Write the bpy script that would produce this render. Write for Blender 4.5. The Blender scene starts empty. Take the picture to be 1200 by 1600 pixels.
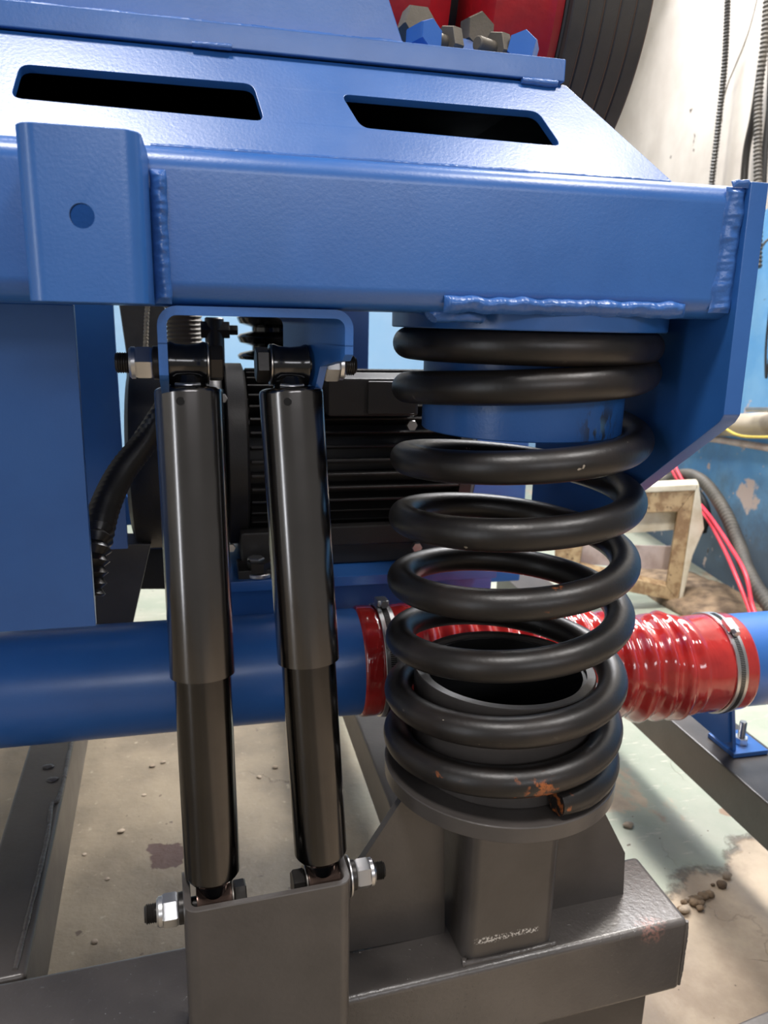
import bpy, bmesh, math, random
from math import sin, cos, pi, radians
from mathutils import Vector, Matrix
random.seed(7)
S = bpy.context.scene
COL = S.collection

# ------------------------------------------------------------------ camera
FPX, CAMZ = 1200.0, 0.95
yaw, pit, rol = radians(13.3), radians(14.0), radians(1.3)
fwd = Vector((sin(yaw)*cos(pit), cos(yaw)*cos(pit), -sin(pit)))
r0 = Vector((cos(yaw), -sin(yaw), 0)); u0 = r0.cross(fwd)
rgt = r0*cos(rol) + u0*sin(rol); upv = -r0*sin(rol) + u0*cos(rol)
CO = Vector((0, 0, CAMZ))
cd = bpy.data.cameras.new('camera'); cam = bpy.data.objects.new('camera', cd); COL.objects.link(cam)
cd.sensor_fit = 'VERTICAL'; cd.sensor_height = 24; cd.lens = 18.0; cd.clip_start = 0.02; cd.clip_end = 60
m3 = Matrix((rgt, upv, -fwd)).transposed()
cam.matrix_world = Matrix.Translation(CO) @ m3.to_4x4()
cd.dof.use_dof = True; cd.dof.focus_distance = 0.70; cd.dof.aperture_fstop = 7.0
S.camera = cam
def at(px, py, X=None, Y=None, Z=None):      # photo pixel -> point on a world plane, used to measure the place
    d = rgt*((px-600)/FPX) + upv*((800-py)/FPX) + fwd
    t = (X/d.x) if X is not None else (Y/d.y) if Y is not None else ((Z-CAMZ)/d.z)
    return CO + d*t

# ------------------------------------------------------------------ light
w = bpy.data.worlds.new('world'); S.world = w; w.use_nodes = True
w.node_tree.nodes['Background'].inputs[0].default_value = (1.0, 0.96, 0.92, 1)
w.node_tree.nodes['Background'].inputs[1].default_value = 0.17
def area(name, loc, target, sx, sy, power, col):
    l = bpy.data.lights.new(name, 'AREA'); l.shape = 'RECTANGLE'; l.size = sx; l.size_y = sy; l.energy = power; l.color = col
    o = bpy.data.objects.new(name, l); COL.objects.link(o); o.location = loc
    o.rotation_euler = (Vector(target)-Vector(loc)).to_track_quat('-Z', 'Y').to_euler(); return o
area('skylight_lamp', (1.45, 2.1, 3.5), (0.6, 0.9, 0), 0.5, 0.5, 85, (1, 0.96, 0.9))
area('back_lamp', (-0.2, 2.9, 3.6), (0.8, 1.2, 0), 0.8, 0.6, 45, (1, 0.95, 0.88))
area('ceiling_lamp', (-0.45, -0.2, 3.6), (0.0, 0.5, 0.5), 0.6, 0.45, 44, (1, 0.96, 0.93))
area('ceiling_lamp', (1.45, -0.2, 3.6), (0.4, 0.5, 0.5), 0.6, 0.45, 36, (1, 0.96, 0.93))
area('doorway_light_left', (-2.7, -1.3, 1.25), (0.0, 0.6, 0.75), 0.30, 2.3, 12, (0.88, 0.93, 1))
area('side_window', (1.72, 3.0, 3.0), (0.5, 0.72, 0.27), 1.9, 1.1, 120, (0.97, 0.97, 1))
area('high_window', (0.6, -2.9, 2.15), (0.1, 0.6, 1.0), 2.6, 0.5, 20, (0.95, 0.95, 1))
S.view_settings.view_transform = 'Standard'; S.view_settings.look = 'None'
S.view_settings.gamma = 1; S.view_settings.use_curve_mapping = False
S.view_settings.exposure = 0.50

# ------------------------------------------------------------------ materials
class NT:
    def __init__(s, name):
        s.m = bpy.data.materials.new(name); s.m.use_nodes = True; s.t = s.m.node_tree
        s.b = s.t.nodes['Principled BSDF']; s.tc = s.n('ShaderNodeTexCoord')
        s.geo = s.n('ShaderNodeNewGeometry')
    def n(s, k, **kw):
        o = s.t.nodes.new(k)
        for a, v in kw.items(): setattr(o, a, v)
        return o
    def l(s, a, b): s.t.links.new(a, b)
    def noise(s, scale, detail=4, rough=0.55, vec=None, dist=0):
        o = s.n('ShaderNodeTexNoise'); o.inputs['Scale'].default_value = scale; o.inputs['Detail'].default_value = detail
        o.inputs['Roughness'].default_value = rough; o.inputs['Distortion'].default_value = dist
        s.l(vec or s.geo.outputs['Position'], o.inputs['Vector']); return o.outputs['Fac']
    def ramp(s, f, lo, hi):
        o = s.n('ShaderNodeMapRange'); o.interpolation_type = 'SMOOTHSTEP'
        o.inputs[1].default_value = lo; o.inputs[2].default_value = hi; s.l(f, o.inputs[0]); return o.outputs[0]
    def math(s, op, a, b=0.0):
        o = s.n('ShaderNodeMath', operation=op)
        for i, v in enumerate((a, b)):
            if isinstance(v, (int, float)): o.inputs[i].default_value = v
            else: s.l(v, o.inputs[i])
        return o.outputs[0]
    def mix(s, f, a, b):
        o = s.n('ShaderNodeMix', data_type='RGBA')
        if isinstance(f, (int, float)): o.inputs[0].default_value = f
        else: s.l(f, o.inputs[0])
        for i, v in ((6, a), (7, b)):
            if isinstance(v, tuple): o.inputs[i].default_value = (*v, 1)
            else: s.l(v, o.inputs[i])
        return o.outputs[2]
    def col(s, c):
        if isinstance(c, tuple): s.b.inputs['Base Color'].default_value = (*c, 1)
        else: s.l(c, s.b.inputs['Base Color'])
    def bump(s, h, strength, dist=0.001):
        o = s.n('ShaderNodeBump'); o.inputs['Strength'].default_value = strength; o.inputs['Distance'].default_value = dist
        s.l(h, o.inputs['Height']); s.l(o.outputs[0], s.b.inputs['Normal'])
    def sep(s):
        o = s.n('ShaderNodeSeparateXYZ'); s.l(s.geo.outputs['Position'], o.inputs[0]); return o.outputs
    def blob(s, p, r0, r1, warp=None):      # 1 inside a soft ball round p
        o = s.n('ShaderNodeVectorMath', operation='DISTANCE'); s.l(s.geo.outputs['Position'], o.inputs[0]); o.inputs[1].default_value = p
        d = o.outputs['Value']
        if warp is not None: d = s.math('ADD', d, warp)
        return s.ramp(d, r1, r0)
def paint(name, c, c2=None, rough=0.35, metal=0, spec=0.5, peel=0.25, peel_scale=420, coat=0, dist=0.0004, vary=14):
    k = NT(name); c2 = c2 or tuple(v*0.82 for v in c)
    k.col(k.mix(k.ramp(k.noise(vary, 5), 0.35, 0.7), c, c2))
    k.b.inputs['Metallic'].default_value = metal; k.b.inputs['Specular IOR Level'].default_value = spec
    rr = k.n('ShaderNodeMapRange'); rr.inputs[3].default_value = rough*0.85; rr.inputs[4].default_value = rough*1.2
    k.l(k.noise(30, 4), rr.inputs[0]); k.l(rr.outputs[0], k.b.inputs['Roughness'])
    k.b.inputs['Coat Weight'].default_value = coat; k.b.inputs['Coat Roughness'].default_value = 0.15
    if peel: k.bump(k.noise(peel_scale, 3), peel, dist)
    return k.m
M = {}
BLUE = (0.026, 0.122, 0.395)
M['blue'] = paint('blue_paint', BLUE, (0.022, 0.108, 0.36), 0.30, spec=0.8, peel=0.22, peel_scale=420, dist=0.0004)
M['blue_weld'] = paint('blue_painted_weld', (0.04, 0.13, 0.40), None, 0.27, peel=0.5, peel_scale=120, dist=0.0015)
M['grey'] = paint('grey_paint', (0.078, 0.069, 0.064), (0.063, 0.056, 0.052), 0.3, peel=0.3, peel_scale=170, dist=0.0007)
M['grey_weld'] = paint('grey_painted_weld', (0.09, 0.08, 0.075), None, 0.28, peel=0.5, peel_scale=120, dist=0.0015)
M['black_gloss'] = paint('gloss_black_paint', (0.006, 0.006, 0.007), None, 0.13, peel=0.12, peel_scale=60, coat=0.5, dist=0.0005)
M['black_tube'] = paint('gloss_black_tube_paint', (0.15, 0.143, 0.140), (0.13, 0.124, 0.122), 0.18, metal=1, peel=0.06, peel_scale=60, coat=0.3, dist=0.0003)
M['black_rod'] = paint('gloss_black_lower_tube', (0.075, 0.072, 0.071), (0.06, 0.058, 0.058), 0.17, metal=1, peel=0.06, peel_scale=60, coat=0.3, dist=0.0003)
M['black'] = paint('satin_black', (0.012, 0.012, 0.013), None, 0.42, peel=0.4, peel_scale=350)
M['inside'] = paint('painted_slot_shade', (0.004, 0.0045, 0.006), None, 0.9, spec=0.1, peel=0)  # near-black colour standing in for the shade behind the slots
M['rubber'] = paint('black_rubber', (0.014, 0.014, 0.015), None, 0.6, peel=0.3)
M['motor'] = paint('black_motor_paint', (0.013, 0.012, 0.012), (0.02, 0.018, 0.017), 0.45, peel=0.5, peel_scale=500)
M['zinc'] = paint('zinc_plated_steel', (0.72, 0.72, 0.72), (0.6, 0.6, 0.61), 0.30, metal=1, peel=0.15, peel_scale=200)
M['steel'] = paint('bare_steel', (0.5, 0.47, 0.43), None, 0.3, metal=1, peel=0.2)
M['bronze'] = paint('brown_steel_bush', (0.18, 0.12, 0.10), None, 0.25, metal=0.8, peel=0.1)
M['dark_bolt'] = paint('dark_oxide_bolt', (0.03, 0.027, 0.025), None, 0.33, metal=0.4, peel=0.2)
M['brown_bolt'] = paint('weathered_bolt', (0.13, 0.11, 0.085), (0.09, 0.08, 0.06), 0.6, metal=0.3, peel=0.6)
M['red'] = paint('red_machine_paint', (0.42, 0.012, 0.018), (0.33, 0.012, 0.018), 0.32, peel=0.4, peel_scale=60, dist=0.002, vary=30)
M['belt'] = paint('worn_belt_rubber', (0.035, 0.033, 0.03), (0.05, 0.045, 0.038), 0.6, peel=0.4)
M['belt_edge'] = paint('brown_belt_edge', (0.16, 0.10, 0.07), None, 0.7, peel=0.2)
M['hose_grey'] = paint('grey_beige_hose', (0.16, 0.14, 0.10), (0.12, 0.10, 0.08), 0.45, peel=0.2)
M['hose_black'] = paint('black_corrugated_plastic', (0.022, 0.020, 0.018), None, 0.3, peel=0.1)
M['hose_dusty'] = paint('dusty_corrugated_plastic', (0.10, 0.09, 0.075), (0.06, 0.055, 0.05), 0.6, peel=0.2)
M['pink'] = paint('pinkish_red_cable', (0.75, 0.045, 0.08), None, 0.4, peel=0)
M['yellow'] = paint('yellow_wire', (0.6, 0.45, 0.08), None, 0.5, peel=0)
M['rope'] = paint('pale_rope', (0.4, 0.35, 0.27), None, 0.8, peel=0.8, peel_scale=300)
M['pipe_beige'] = paint('dirty_beige_pipe', (0.42, 0.36, 0.28), (0.22, 0.18, 0.14), 0.55, peel=0.3, vary=9)
M['pipe_pink'] = paint('pinkish_white_pipe', (0.6, 0.5, 0.46), (0.4, 0.3, 0.26), 0.55, peel=0.3)
M['stone'] = paint('concrete_chip', (0.42, 0.34, 0.26), (0.2, 0.16, 0.12), 0.85, peel=1, peel_scale=120, dist=0.003)
M['rubble'] = paint('brown_dirt', (0.27, 0.19, 0.12), (0.11, 0.075, 0.05), 0.9, peel=1, peel_scale=60, dist=0.006, vary=22)
M['white_plastic'] = paint('aged_white_plastic', (0.72, 0.66, 0.52), (0.55, 0.47, 0.33), 0.5, peel=0.2)
M['litter'] = paint('pale_blue_litter', (0.3, 0.55, 0.8), None, 0.5, peel=0.2)

def rusty():
    k = NT('rusted_cream_plate')
    a = k.mix(k.ramp(k.noise(28, 6), 0.38, 0.62), (0.46, 0.33, 0.18), (0.26, 0.16, 0.08))
    a = k.mix(k.ramp(k.noise(90, 3), 0.6, 0.75), a, (0.09, 0.05, 0.03)); k.col(a)
    k.b.inputs['Roughness'].default_value = 0.75; k.bump(k.noise(120, 4), 0.6, 0.002); return k.m
M['rusty'] = rusty()

def spring_mat():
    k = NT('satin_black_spring_paint')
    base = k.mix(k.ramp(k.noise(25, 5), 0.4, 0.7), (0.0115, 0.0100, 0.0095), (0.019, 0.0145, 0.0125))
    wp = k.math('MULTIPLY', k.math('SUBTRACT', k.noise(90, 5), 0.5), 0.05)
    spots = None
    for p, r in ((at(838, 1236, Y=.592), .021), (at(862, 946, Y=.60), .016), (at(982, 905, Y=.655), .017), (at(668, 1207, Y=.625), .012),
                 (at(712, 1226, Y=.60), .014), (at(872, 1256, Y=.60), .012), (at(905, 770, Y=.6), .004)):
        b = k.blob(p, r*0.55, r, wp); spots = b if spots is None else k.math('MAXIMUM', spots, b)
    f = k.math('MULTIPLY', spots, k.ramp(k.noise(130, 5), 0.44, 0.54))
    c = k.mix(f, base, k.mix(k.noise(200, 3), (0.42, 0.125, 0.025), (0.13, 0.035, 0.015)))
    chips = k.math('MULTIPLY', k.ramp(k.noise(75, 2), 0.735, 0.75), k.ramp(k.noise(8, 2), 0.45, 0.6))
    k.col(k.mix(chips, c, (0.30, 0.26, 0.21)))
    k.b.inputs['Roughness'].default_value = 0.38
    k.bump(k.noise(220, 4), 0.3, 0.0006); return k.m
M['spring'] = spring_mat()

def cup_mat():                                     # blue cup whose paint is scraped off by the coil on its right
    k = NT('scraped_blue_paint')
    sc = k.n('ShaderNodeMapping'); sc.inputs['Scale'].default_value = (1, 1, 0.35); k.l(k.geo.outputs['Position'], sc.inputs[0])
    nz = k.noise(130, 5, 0.65, sc.outputs[0])
    m = k.math('MULTIPLY', k.blob(at(925, 668, Y=.632), 0.012, 0.034), k.ramp(nz, 0.46, 0.54))
    m2 = k.math('MULTIPLY', k.blob(at(925, 665, Y=.632), 0.006, 0.014), k.ramp(nz, 0.40, 0.5))
    base = k.mix(k.ramp(k.noise(14, 5), 0.35, 0.7), BLUE, (0.022, 0.108, 0.36))
    k.col(k.mix(m2, k.mix(m, base, (0.03, 0.045, 0.08)), (0.12, 0.28, 0.45)))
    k.b.inputs['Roughness'].default_value = 0.33; k.bump(k.noise(300, 3), 0.35, 0.0006); return k.m
M['cup'] = cup_mat()

def base_beam_mat():                               # same grey with a worn pinkish patch near the free end
    k = NT('worn_grey_paint')
    base = k.mix(k.ramp(k.noise(14, 5), 0.35, 0.7), (0.078, 0.069, 0.064), (0.063, 0.056, 0.052))
    wp = k.math('MULTIPLY', k.math('SUBTRACT', k.noise(110, 5), 0.5), 0.03)
    f = k.math('MULTIPLY', k.blob(at(1020, 1452, Z=.27), 0.006, 0.024, wp), k.ramp(k.noise(260, 4), 0.42, 0.56))
    k.col(k.mix(f, base, (0.22, 0.12, 0.10))); k.b.inputs['Roughness'].default_value = 0.33; k.b.inputs['Specular IOR Level'].default_value = 0.9
    h = k.math('ADD', k.noise(170, 3), k.math('MULTIPLY', k.ramp(k.noise(240, 2), 0.68, 0.74), 2.5))
    k.bump(h, 0.35, 0.0012); return k.m
M['grey_worn'] = base_beam_mat()

def post_mat():                                    # grey paint with a rough scuffed streak near the foot of the post
    k = NT('scuffed_grey_paint'); x, y, z = k.sep()
    base = k.mix(k.ramp(k.noise(14, 5), 0.35, 0.7), (0.078, 0.069, 0.064), (0.063, 0.056, 0.052))
    c = at(795, 1467, Y=.65)
    zd = k.math('ABSOLUTE', k.math('SUBTRACT', k.math('ADD', z, k.math('MULTIPLY', k.noise(60, 3), .008)), c.z+.004))
    xd = k.math('ABSOLUTE', k.math('SUBTRACT', x, c.x))
    m = k.math('MULTIPLY', k.math('MULTIPLY', k.ramp(zd, .0045, .002), k.ramp(xd, .040, .034)), k.ramp(k.noise(420, 3), .50, .56))
    k.col(k.mix(m, base, (0.62, 0.60, 0.57))); k.b.inputs['Roughness'].default_value = 0.3
    k.bump(k.noise(170, 3), 0.3, 0.0007); return k.m
M['grey_post'] = post_mat()
def hose_red():
    k = NT('glossy_translucent_red_silicone')
    k.col(k.mix(k.ramp(k.noise(18, 4), 0.35, 0.7), (0.50, 0.028, 0.024), (0.33, 0.012, 0.014)))
    k.b.inputs['Roughness'].default_value = 0.12; k.b.inputs['Coat Weight'].default_value = 1; k.b.inputs['Coat Roughness'].default_value = 0.05
    k.b.inputs['Transmission Weight'].default_value = 0.15
    k.b.inputs['Subsurface Weight'].default_value = 0.25; k.b.inputs['Subsurface Radius'].default_value = (0.02, 0.003, 0.003)
    mp = k.n('ShaderNodeMapping'); mp.inputs['Scale'].default_value = (1.0, 0.35, 0.35); k.l(k.geo.outputs['Position'], mp.inputs[0])
    k.bump(k.noise(30, 3, 0.5, mp.outputs[0], 1.0), 0.35, 0.008); return k.m
M['red_hose'] = hose_red()

def floor_mat():
    k = NT('painted_concrete_floor'); x, y, z = k.sep()
    p1, p2 = at(1200, 1290, Z=0), at(1070, 1410, Z=0)
    wob = k.math('MULTIPLY', k.math('SUBTRACT', k.noise(3.2, 6, 0.6), 0.5), 0.35)
    sl = (p1.y-p2.y)/(p1.x-p2.x)
    d = k.math('SUBTRACT', y, k.math('ADD', k.math('MULTIPLY', x, sl), p2.y - sl*p2.x))
    d = k.math('ADD', d, wob)
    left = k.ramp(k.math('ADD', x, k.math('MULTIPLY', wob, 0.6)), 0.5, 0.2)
    right_paint = k.ramp(d, -0.012, 0.012)
    patches = k.ramp(k.noise(2.3, 7, 0.62, dist=0.6), 0.60, 0.57)
    green = k.mix(k.ramp(k.noise(5, 6, 0.6), 0.35, 0.7), (0.30, 0.335, 0.265), (0.38, 0.39, 0.32))
    scr = k.n('ShaderNodeMapping'); scr.inputs['Rotation'].default_value = (0, 0, 0.6); scr.inputs['Scale'].default_value = (1, 5, 1); k.l(k.geo.outputs['Position'], scr.inputs[0])
    green = k.mix(k.ramp(k.noise(16, 5, 0.6, scr.outputs[0]), 0.60, 0.68), green, (0.50, 0.48, 0.40))
    tan = k.mix(k.ramp(k.noise(7, 7, 0.65), 0.35, 0.68), (0.50, 0.40, 0.29), (0.34, 0.26, 0.185))
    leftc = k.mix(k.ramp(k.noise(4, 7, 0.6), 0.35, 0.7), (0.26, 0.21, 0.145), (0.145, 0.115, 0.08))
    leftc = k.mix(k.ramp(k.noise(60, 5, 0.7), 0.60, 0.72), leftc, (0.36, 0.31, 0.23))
    c = k.mix(k.math('MULTIPLY', right_paint, patches), tan, green)
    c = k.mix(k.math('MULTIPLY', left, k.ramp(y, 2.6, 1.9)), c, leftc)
    specks = k.math('MULTIPLY', k.ramp(k.noise(38, 2), 0.70, 0.72), k.ramp(k.noise(5, 2), 0.4, 0.55))
    c = k.mix(specks, c, (0.10, 0.07, 0.05))
    st = at(268, 1340, Z=0)
    wp = k.math('MULTIPLY', k.math('SUBTRACT', k.noise(22, 4), 0.5), 0.10)
    c = k.mix(k.blob(st, 0.034, 0.038, wp), c, (0.085, 0.045, 0.035))
    c = k.mix(k.blob(at(243, 1328, Z=0), 0.010, 0.014, k.math('MULTIPLY', wp, 0.8)), c, (0.09, 0.05, 0.04))
    c = k.mix(k.blob(at(1135, 1270, Z=0), 0.012, 0.016, k.math('MULTIPLY', wp, 0.3)), c, (0.30, 0.20, 0.13))
    vo = k.n('ShaderNodeTexVoronoi'); vo.feature = 'DISTANCE_TO_EDGE'; vo.inputs['Scale'].default_value = 1.9
    wv = k.n('ShaderNodeVectorMath', operation='MULTIPLY_ADD'); ns = k.n('ShaderNodeTexNoise'); ns.inputs['Scale'].default_value = 7; ns.inputs['Detail'].default_value = 6
    k.l(k.geo.outputs['Position'], ns.inputs['Vector']); k.l(ns.outputs['Color'], wv.inputs[0]); wv.inputs[1].default_value = (.22, .22, .22); k.l(k.geo.outputs['Position'], wv.inputs[2])
    k.l(wv.outputs[0], vo.inputs['Vector'])
    crack = k.math('MULTIPLY', k.ramp(vo.outputs['Distance'], 0.004, 0.0005), k.ramp(k.noise(2.1, 2), 0.50, 0.60))
    edge = k.math('MULTIPLY', k.ramp(k.math('ABSOLUTE', d), 0.020, 0.003), k.ramp(k.noise(40, 4), 0.38, 0.55))
    edge = k.math('MULTIPLY', edge, k.ramp(x, 0.55, 0.65))
    k.col(k.mix(k.math('MULTIPLY', k.math('MAXIMUM', crack, edge), 0.75), c, (0.10, 0.075, 0.055)))
    k.b.inputs['Roughness'].default_value = 0.5
    h = k.math('SUBTRACT', k.math('ADD', k.noise(22, 8, 0.65), k.math('MULTIPLY', right_paint, 0.4)), k.math('MAXIMUM', crack, edge))
    k.bump(h, 0.5, 0.006); return k.m
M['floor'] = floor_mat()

def wall_mat(split):
    k = NT('two_tone_workshop_wall'); x, y, z = k.sep()
    cream = k.mix(k.ramp(k.noise(3, 6, 0.6), 0.35, 0.7), (0.54, 0.50, 0.455), (0.43, 0.39, 0.35))
    blue = k.mix(k.ramp(k.noise(5, 6, 0.6), 0.4, 0.7), (0.10, 0.30, 0.58), (0.16, 0.36, 0.60))
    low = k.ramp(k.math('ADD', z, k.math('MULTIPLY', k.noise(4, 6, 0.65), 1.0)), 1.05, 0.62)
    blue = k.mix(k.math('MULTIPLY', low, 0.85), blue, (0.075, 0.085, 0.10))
    flakes = k.math('MULTIPLY', k.ramp(k.noise(13, 6, 0.6), 0.63, 0.645), k.ramp(z, 1.0, 0.5))
    blue = k.mix(flakes, blue, (0.52, 0.42, 0.38))
    fl2 = k.blob(at(1165, 775, X=1.9), 0.05, 0.07, k.math('MULTIPLY', k.math('SUBTRACT', k.noise(20, 5), 0.5), 0.16))
    blue = k.mix(fl2, blue, (0.60, 0.50, 0.46))
    c = k.mix(k.ramp(k.math('ADD', z, k.math('MULTIPLY', k.noise(14, 3), 0.01)), split-0.002, split+0.002), blue, cream)
    holes = k.ramp(k.noise(17, 2), 0.735, 0.75)
    k.col(k.mix(holes, c, (0.07, 0.055, 0.05))); k.b.inputs['Roughness'].default_value = 0.6
    k.bump(k.noise(12, 6), 0.3, 0.006); return k.m
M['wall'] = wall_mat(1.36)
def plain_wall(): 
    k = NT('pale_blue_back_wall'); x, y, z = k.sep()
    b = k.mix(k.ramp(k.noise(2, 5), .35, .7), (0.30, 0.52, 0.78), (0.36, 0.56, 0.80))
    k.col(k.mix(k.ramp(z, 1.40, 1.41), b, (0.62, 0.58, 0.52))); k.b.inputs['Roughness'].default_value = 0.6; return k.m
M['wall_back'] = plain_wall()
M['ceiling'] = paint('grey_ceiling', (0.35, 0.35, 0.34), None, 0.8, peel=0)

# ------------------------------------------------------------------ mesh helpers
def obj(name, bm, mat, parent=None, loc=None, smooth=35, mats=None):
    me = bpy.data.meshes.new(name); bmesh.ops.recalc_face_normals(bm, faces=bm.faces); bm.to_mesh(me); bm.free()
    for m in (mats or [mat]): me.materials.append(M[m])
    if smooth:
        me.polygons.foreach_set('use_smooth', [True]*len(me.polygons)); me.set_sharp_from_angle(angle=radians(smooth))
    o = bpy.data.objects.new(name, me); COL.objects.link(o)
    if smooth == 35 and len(me.polygons) < 400:
        wn_ = o.modifiers.new('normals', 'WEIGHTED_NORMAL'); wn_.keep_sharp = True
    if parent is not None:
        o.parent = parent
        g = parent
        off = Vector((0, 0, 0))
        while g is not None: off += Vector(g.location); g = g.parent
        if parent.type == 'EMPTY' and parent.get('local'): pass
        else: o.location = -off
    if loc is not None: o.location = loc
    return o
def thing(name, label, cat, loc=(0, 0, 0), group=None, local=False):
    o = bpy.data.objects.new(name, None); COL.objects.link(o); o.location = loc; o.empty_display_size = 0.05
    o['label'] = label; o['category'] = cat
    if group: o['group'] = group
    if local: o['local'] = 1
    return o
def tag(o, label, cat, group=None):
    o['label'] = label; o['category'] = cat
    if group: o['group'] = group
    return o
def struct(name, bm, mat, smooth=0):
    o = obj(name, bm, mat, smooth=smooth); o['kind'] = 'structure'; return o
def bevel(bm, wd, seg=2, ang=30):
    if wd <= 0: return bm
    es = [e for e in bm.edges if len(e.link_faces) == 2 and e.calc_face_angle(0) > radians(ang)]
    bmesh.ops.bevel(bm, geom=es, offset=wd, segments=seg, profile=0.5, affect='EDGES', clamp_overlap=True); return bm
def add_prism(bm, pts, d):                         # pts: 3D loop, extruded by vector d
    a = [bm.verts.new(Vector(p)) for p in pts]; b = [bm.verts.new(Vector(p)+Vector(d)) for p in pts]
    n = len(a); bm.faces.new(a); bm.faces.new(b[::-1])
    for i in range(n): bm.faces.new((a[i], b[i], b[(i+1) % n], a[(i+1) % n]))
    return bm
def prism(pts, d, bv=0.0, seg=2):
    bm = add_prism(bmesh.new(), pts, d); bmesh.ops.recalc_face_normals(bm, faces=bm.faces); return bevel(bm, bv, seg)
def box(x0, x1, y0, y1, z0, z1, bv=0.0, seg=2):
    return prism([(x0, y0, z0), (x1, y0, z0), (x1, y1, z0), (x0, y1, z0)], (0, 0, z1-z0), bv, seg)
def add_box(bm, x0, x1, y0, y1, z0, z1): return add_prism(bm, [(x0, y0, z0), (x1, y0, z0), (x1, y1, z0), (x0, y1, z0)], (0, 0, z1-z0))
def rrect(x0, x1, y0, y1, r, n=6):
    out = []
    for cx, cy, a in ((x1-r, y1-r, 0), (x0+r, y1-r, 90), (x0+r, y0+r, 180), (x1-r, y0+r, 270)):
        for i in range(n+1):
            t = radians(a+90*i/n); out.append((cx+r*cos(t), cy+r*sin(t)))
    return out
def frame(axis):
    a = Vector(axis).normalized(); h = Vector((0, 0, 1)) if abs(a.z) < 0.9 else Vector((1, 0, 0))
    u = h.cross(a).normalized(); return a, u, a.cross(u)
def add_lathe(bm, prof, o, axis, seg=48, cap=True):  # prof: (distance along axis, radius)
    a, u, v = frame(axis); o = Vector(o); rings = []
    for t, r in prof:
        rings.append([bm.verts.new(o+a*t+(u*cos(2*pi*i/seg)+v*sin(2*pi*i/seg))*r) for i in range(seg)])
    for A, B in zip(rings, rings[1:]):
        for i in range(seg): bm.faces.new((A[i], A[(i+1) % seg], B[(i+1) % seg], B[i]))
    if cap: bm.faces.new(rings[0][::-1]); bm.faces.new(rings[-1])
    else:
        A, B = rings[-1], rings[0]
        for i in range(seg): bm.faces.new((A[i], A[(i+1) % seg], B[(i+1) % seg], B[i]))
    return bm
def lathe(prof, o, axis, seg=48, cap=True): return add_lathe(bmesh.new(), prof, o, axis, seg, cap)
def cyl(o, axis, L, r, seg=32, c=0.0):
    return lathe([(0, r-c), (c, r), (L-c, r), (L, r-c)] if c else [(0, r), (L, r)], o, axis, seg)
def add_sweep(bm, pts, rad, seg=14, closed=False, cap=True, flat=None):
    pts = [Vector(p) for p in pts]; n = len(pts); rings = []
    up = None
    for i, p in enumerate(pts):
        t = (pts[min(i+1, n-1)]-pts[max(i-1, 0)]).normalized()
        if up is None:
            h = Vector((0, 0, 1)) if abs(t.z) < 0.9 else Vector((1, 0, 0)); up = (h - t*h.dot(t)).normalized()
        else: up = (up - t*up.dot(t)).normalized()
        s = t.cross(up); r = rad(i) if callable(rad) else rad
        rings.append([bm.verts.new(p+(up*sin(2*pi*j/seg)+s*cos(2*pi*j/seg))*r) for j in range(seg)])
    for A, B in zip(rings, rings[1:]):
        for i in range(seg): bm.faces.new((A[i], A[(i+1) % seg], B[(i+1) % seg], B[i]))
    if cap: bm.faces.new(rings[0][::-1]); bm.faces.new(rings[-1])
    return bm
def sweep(pts, rad, seg=14, **k): return add_sweep(bmesh.new(), pts, rad, seg, **k)
def spline(P, n=12):                               # Catmull-Rom through P
    P = [Vector(p) for p in P]; P = [P[0]*2-P[1]] + P + [P[-1]*2-P[-2]]; out = []
    for i in range(1, len(P)-2):
        for j in range(n):
            t = j/n; a, b, c, d = P[i-1], P[i], P[i+1], P[i+2]
            out.append(0.5*((2*b)+(c-a)*t+(2*a-5*b+4*c-d)*t*t+(3*b-a-3*c+d)*t**3))
    out.append(P[-2]); return out
def resample(P, step):
    out = [P[0]]; acc = 0
    for a, b in zip(P, P[1:]):
        L = (b-a).length
        while acc+L >= step:
            a = a+(b-a)*((step-acc)/L); out.append(a); L = (b-a).length; acc = 0
        acc += L
    return out
def corrugated(P, r, pitch, depth, seg=16):
    pts = resample(spline(P, 24), pitch/4)
    return sweep(pts, lambda i: r-depth*(0.5-0.5*cos(2*pi*i/4)), seg)
def weld(P, r, step=0.0018, seg=12, rnd=None):
    rnd = rnd or random
    pts = resample(spline(P, 16) if len(P) > 2 else [Vector(P[0]).lerp(Vector(P[1]), i/40) for i in range(41)], step)
    pts = [p+Vector((rnd.uniform(-1, 1), rnd.uniform(-1, 1), rnd.uniform(-1, 1)))*r*0.05 for p in pts]
    f1 = rnd.uniform(.5, .8); rr = [r*(0.92+0.03*sin(i*f1*2)+0.10*sin(i*.23+f1*9)+rnd.uniform(-.04, .05)) for i in range(len(pts))]
    return sweep(pts, lambda i: rr[i], seg)
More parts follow.
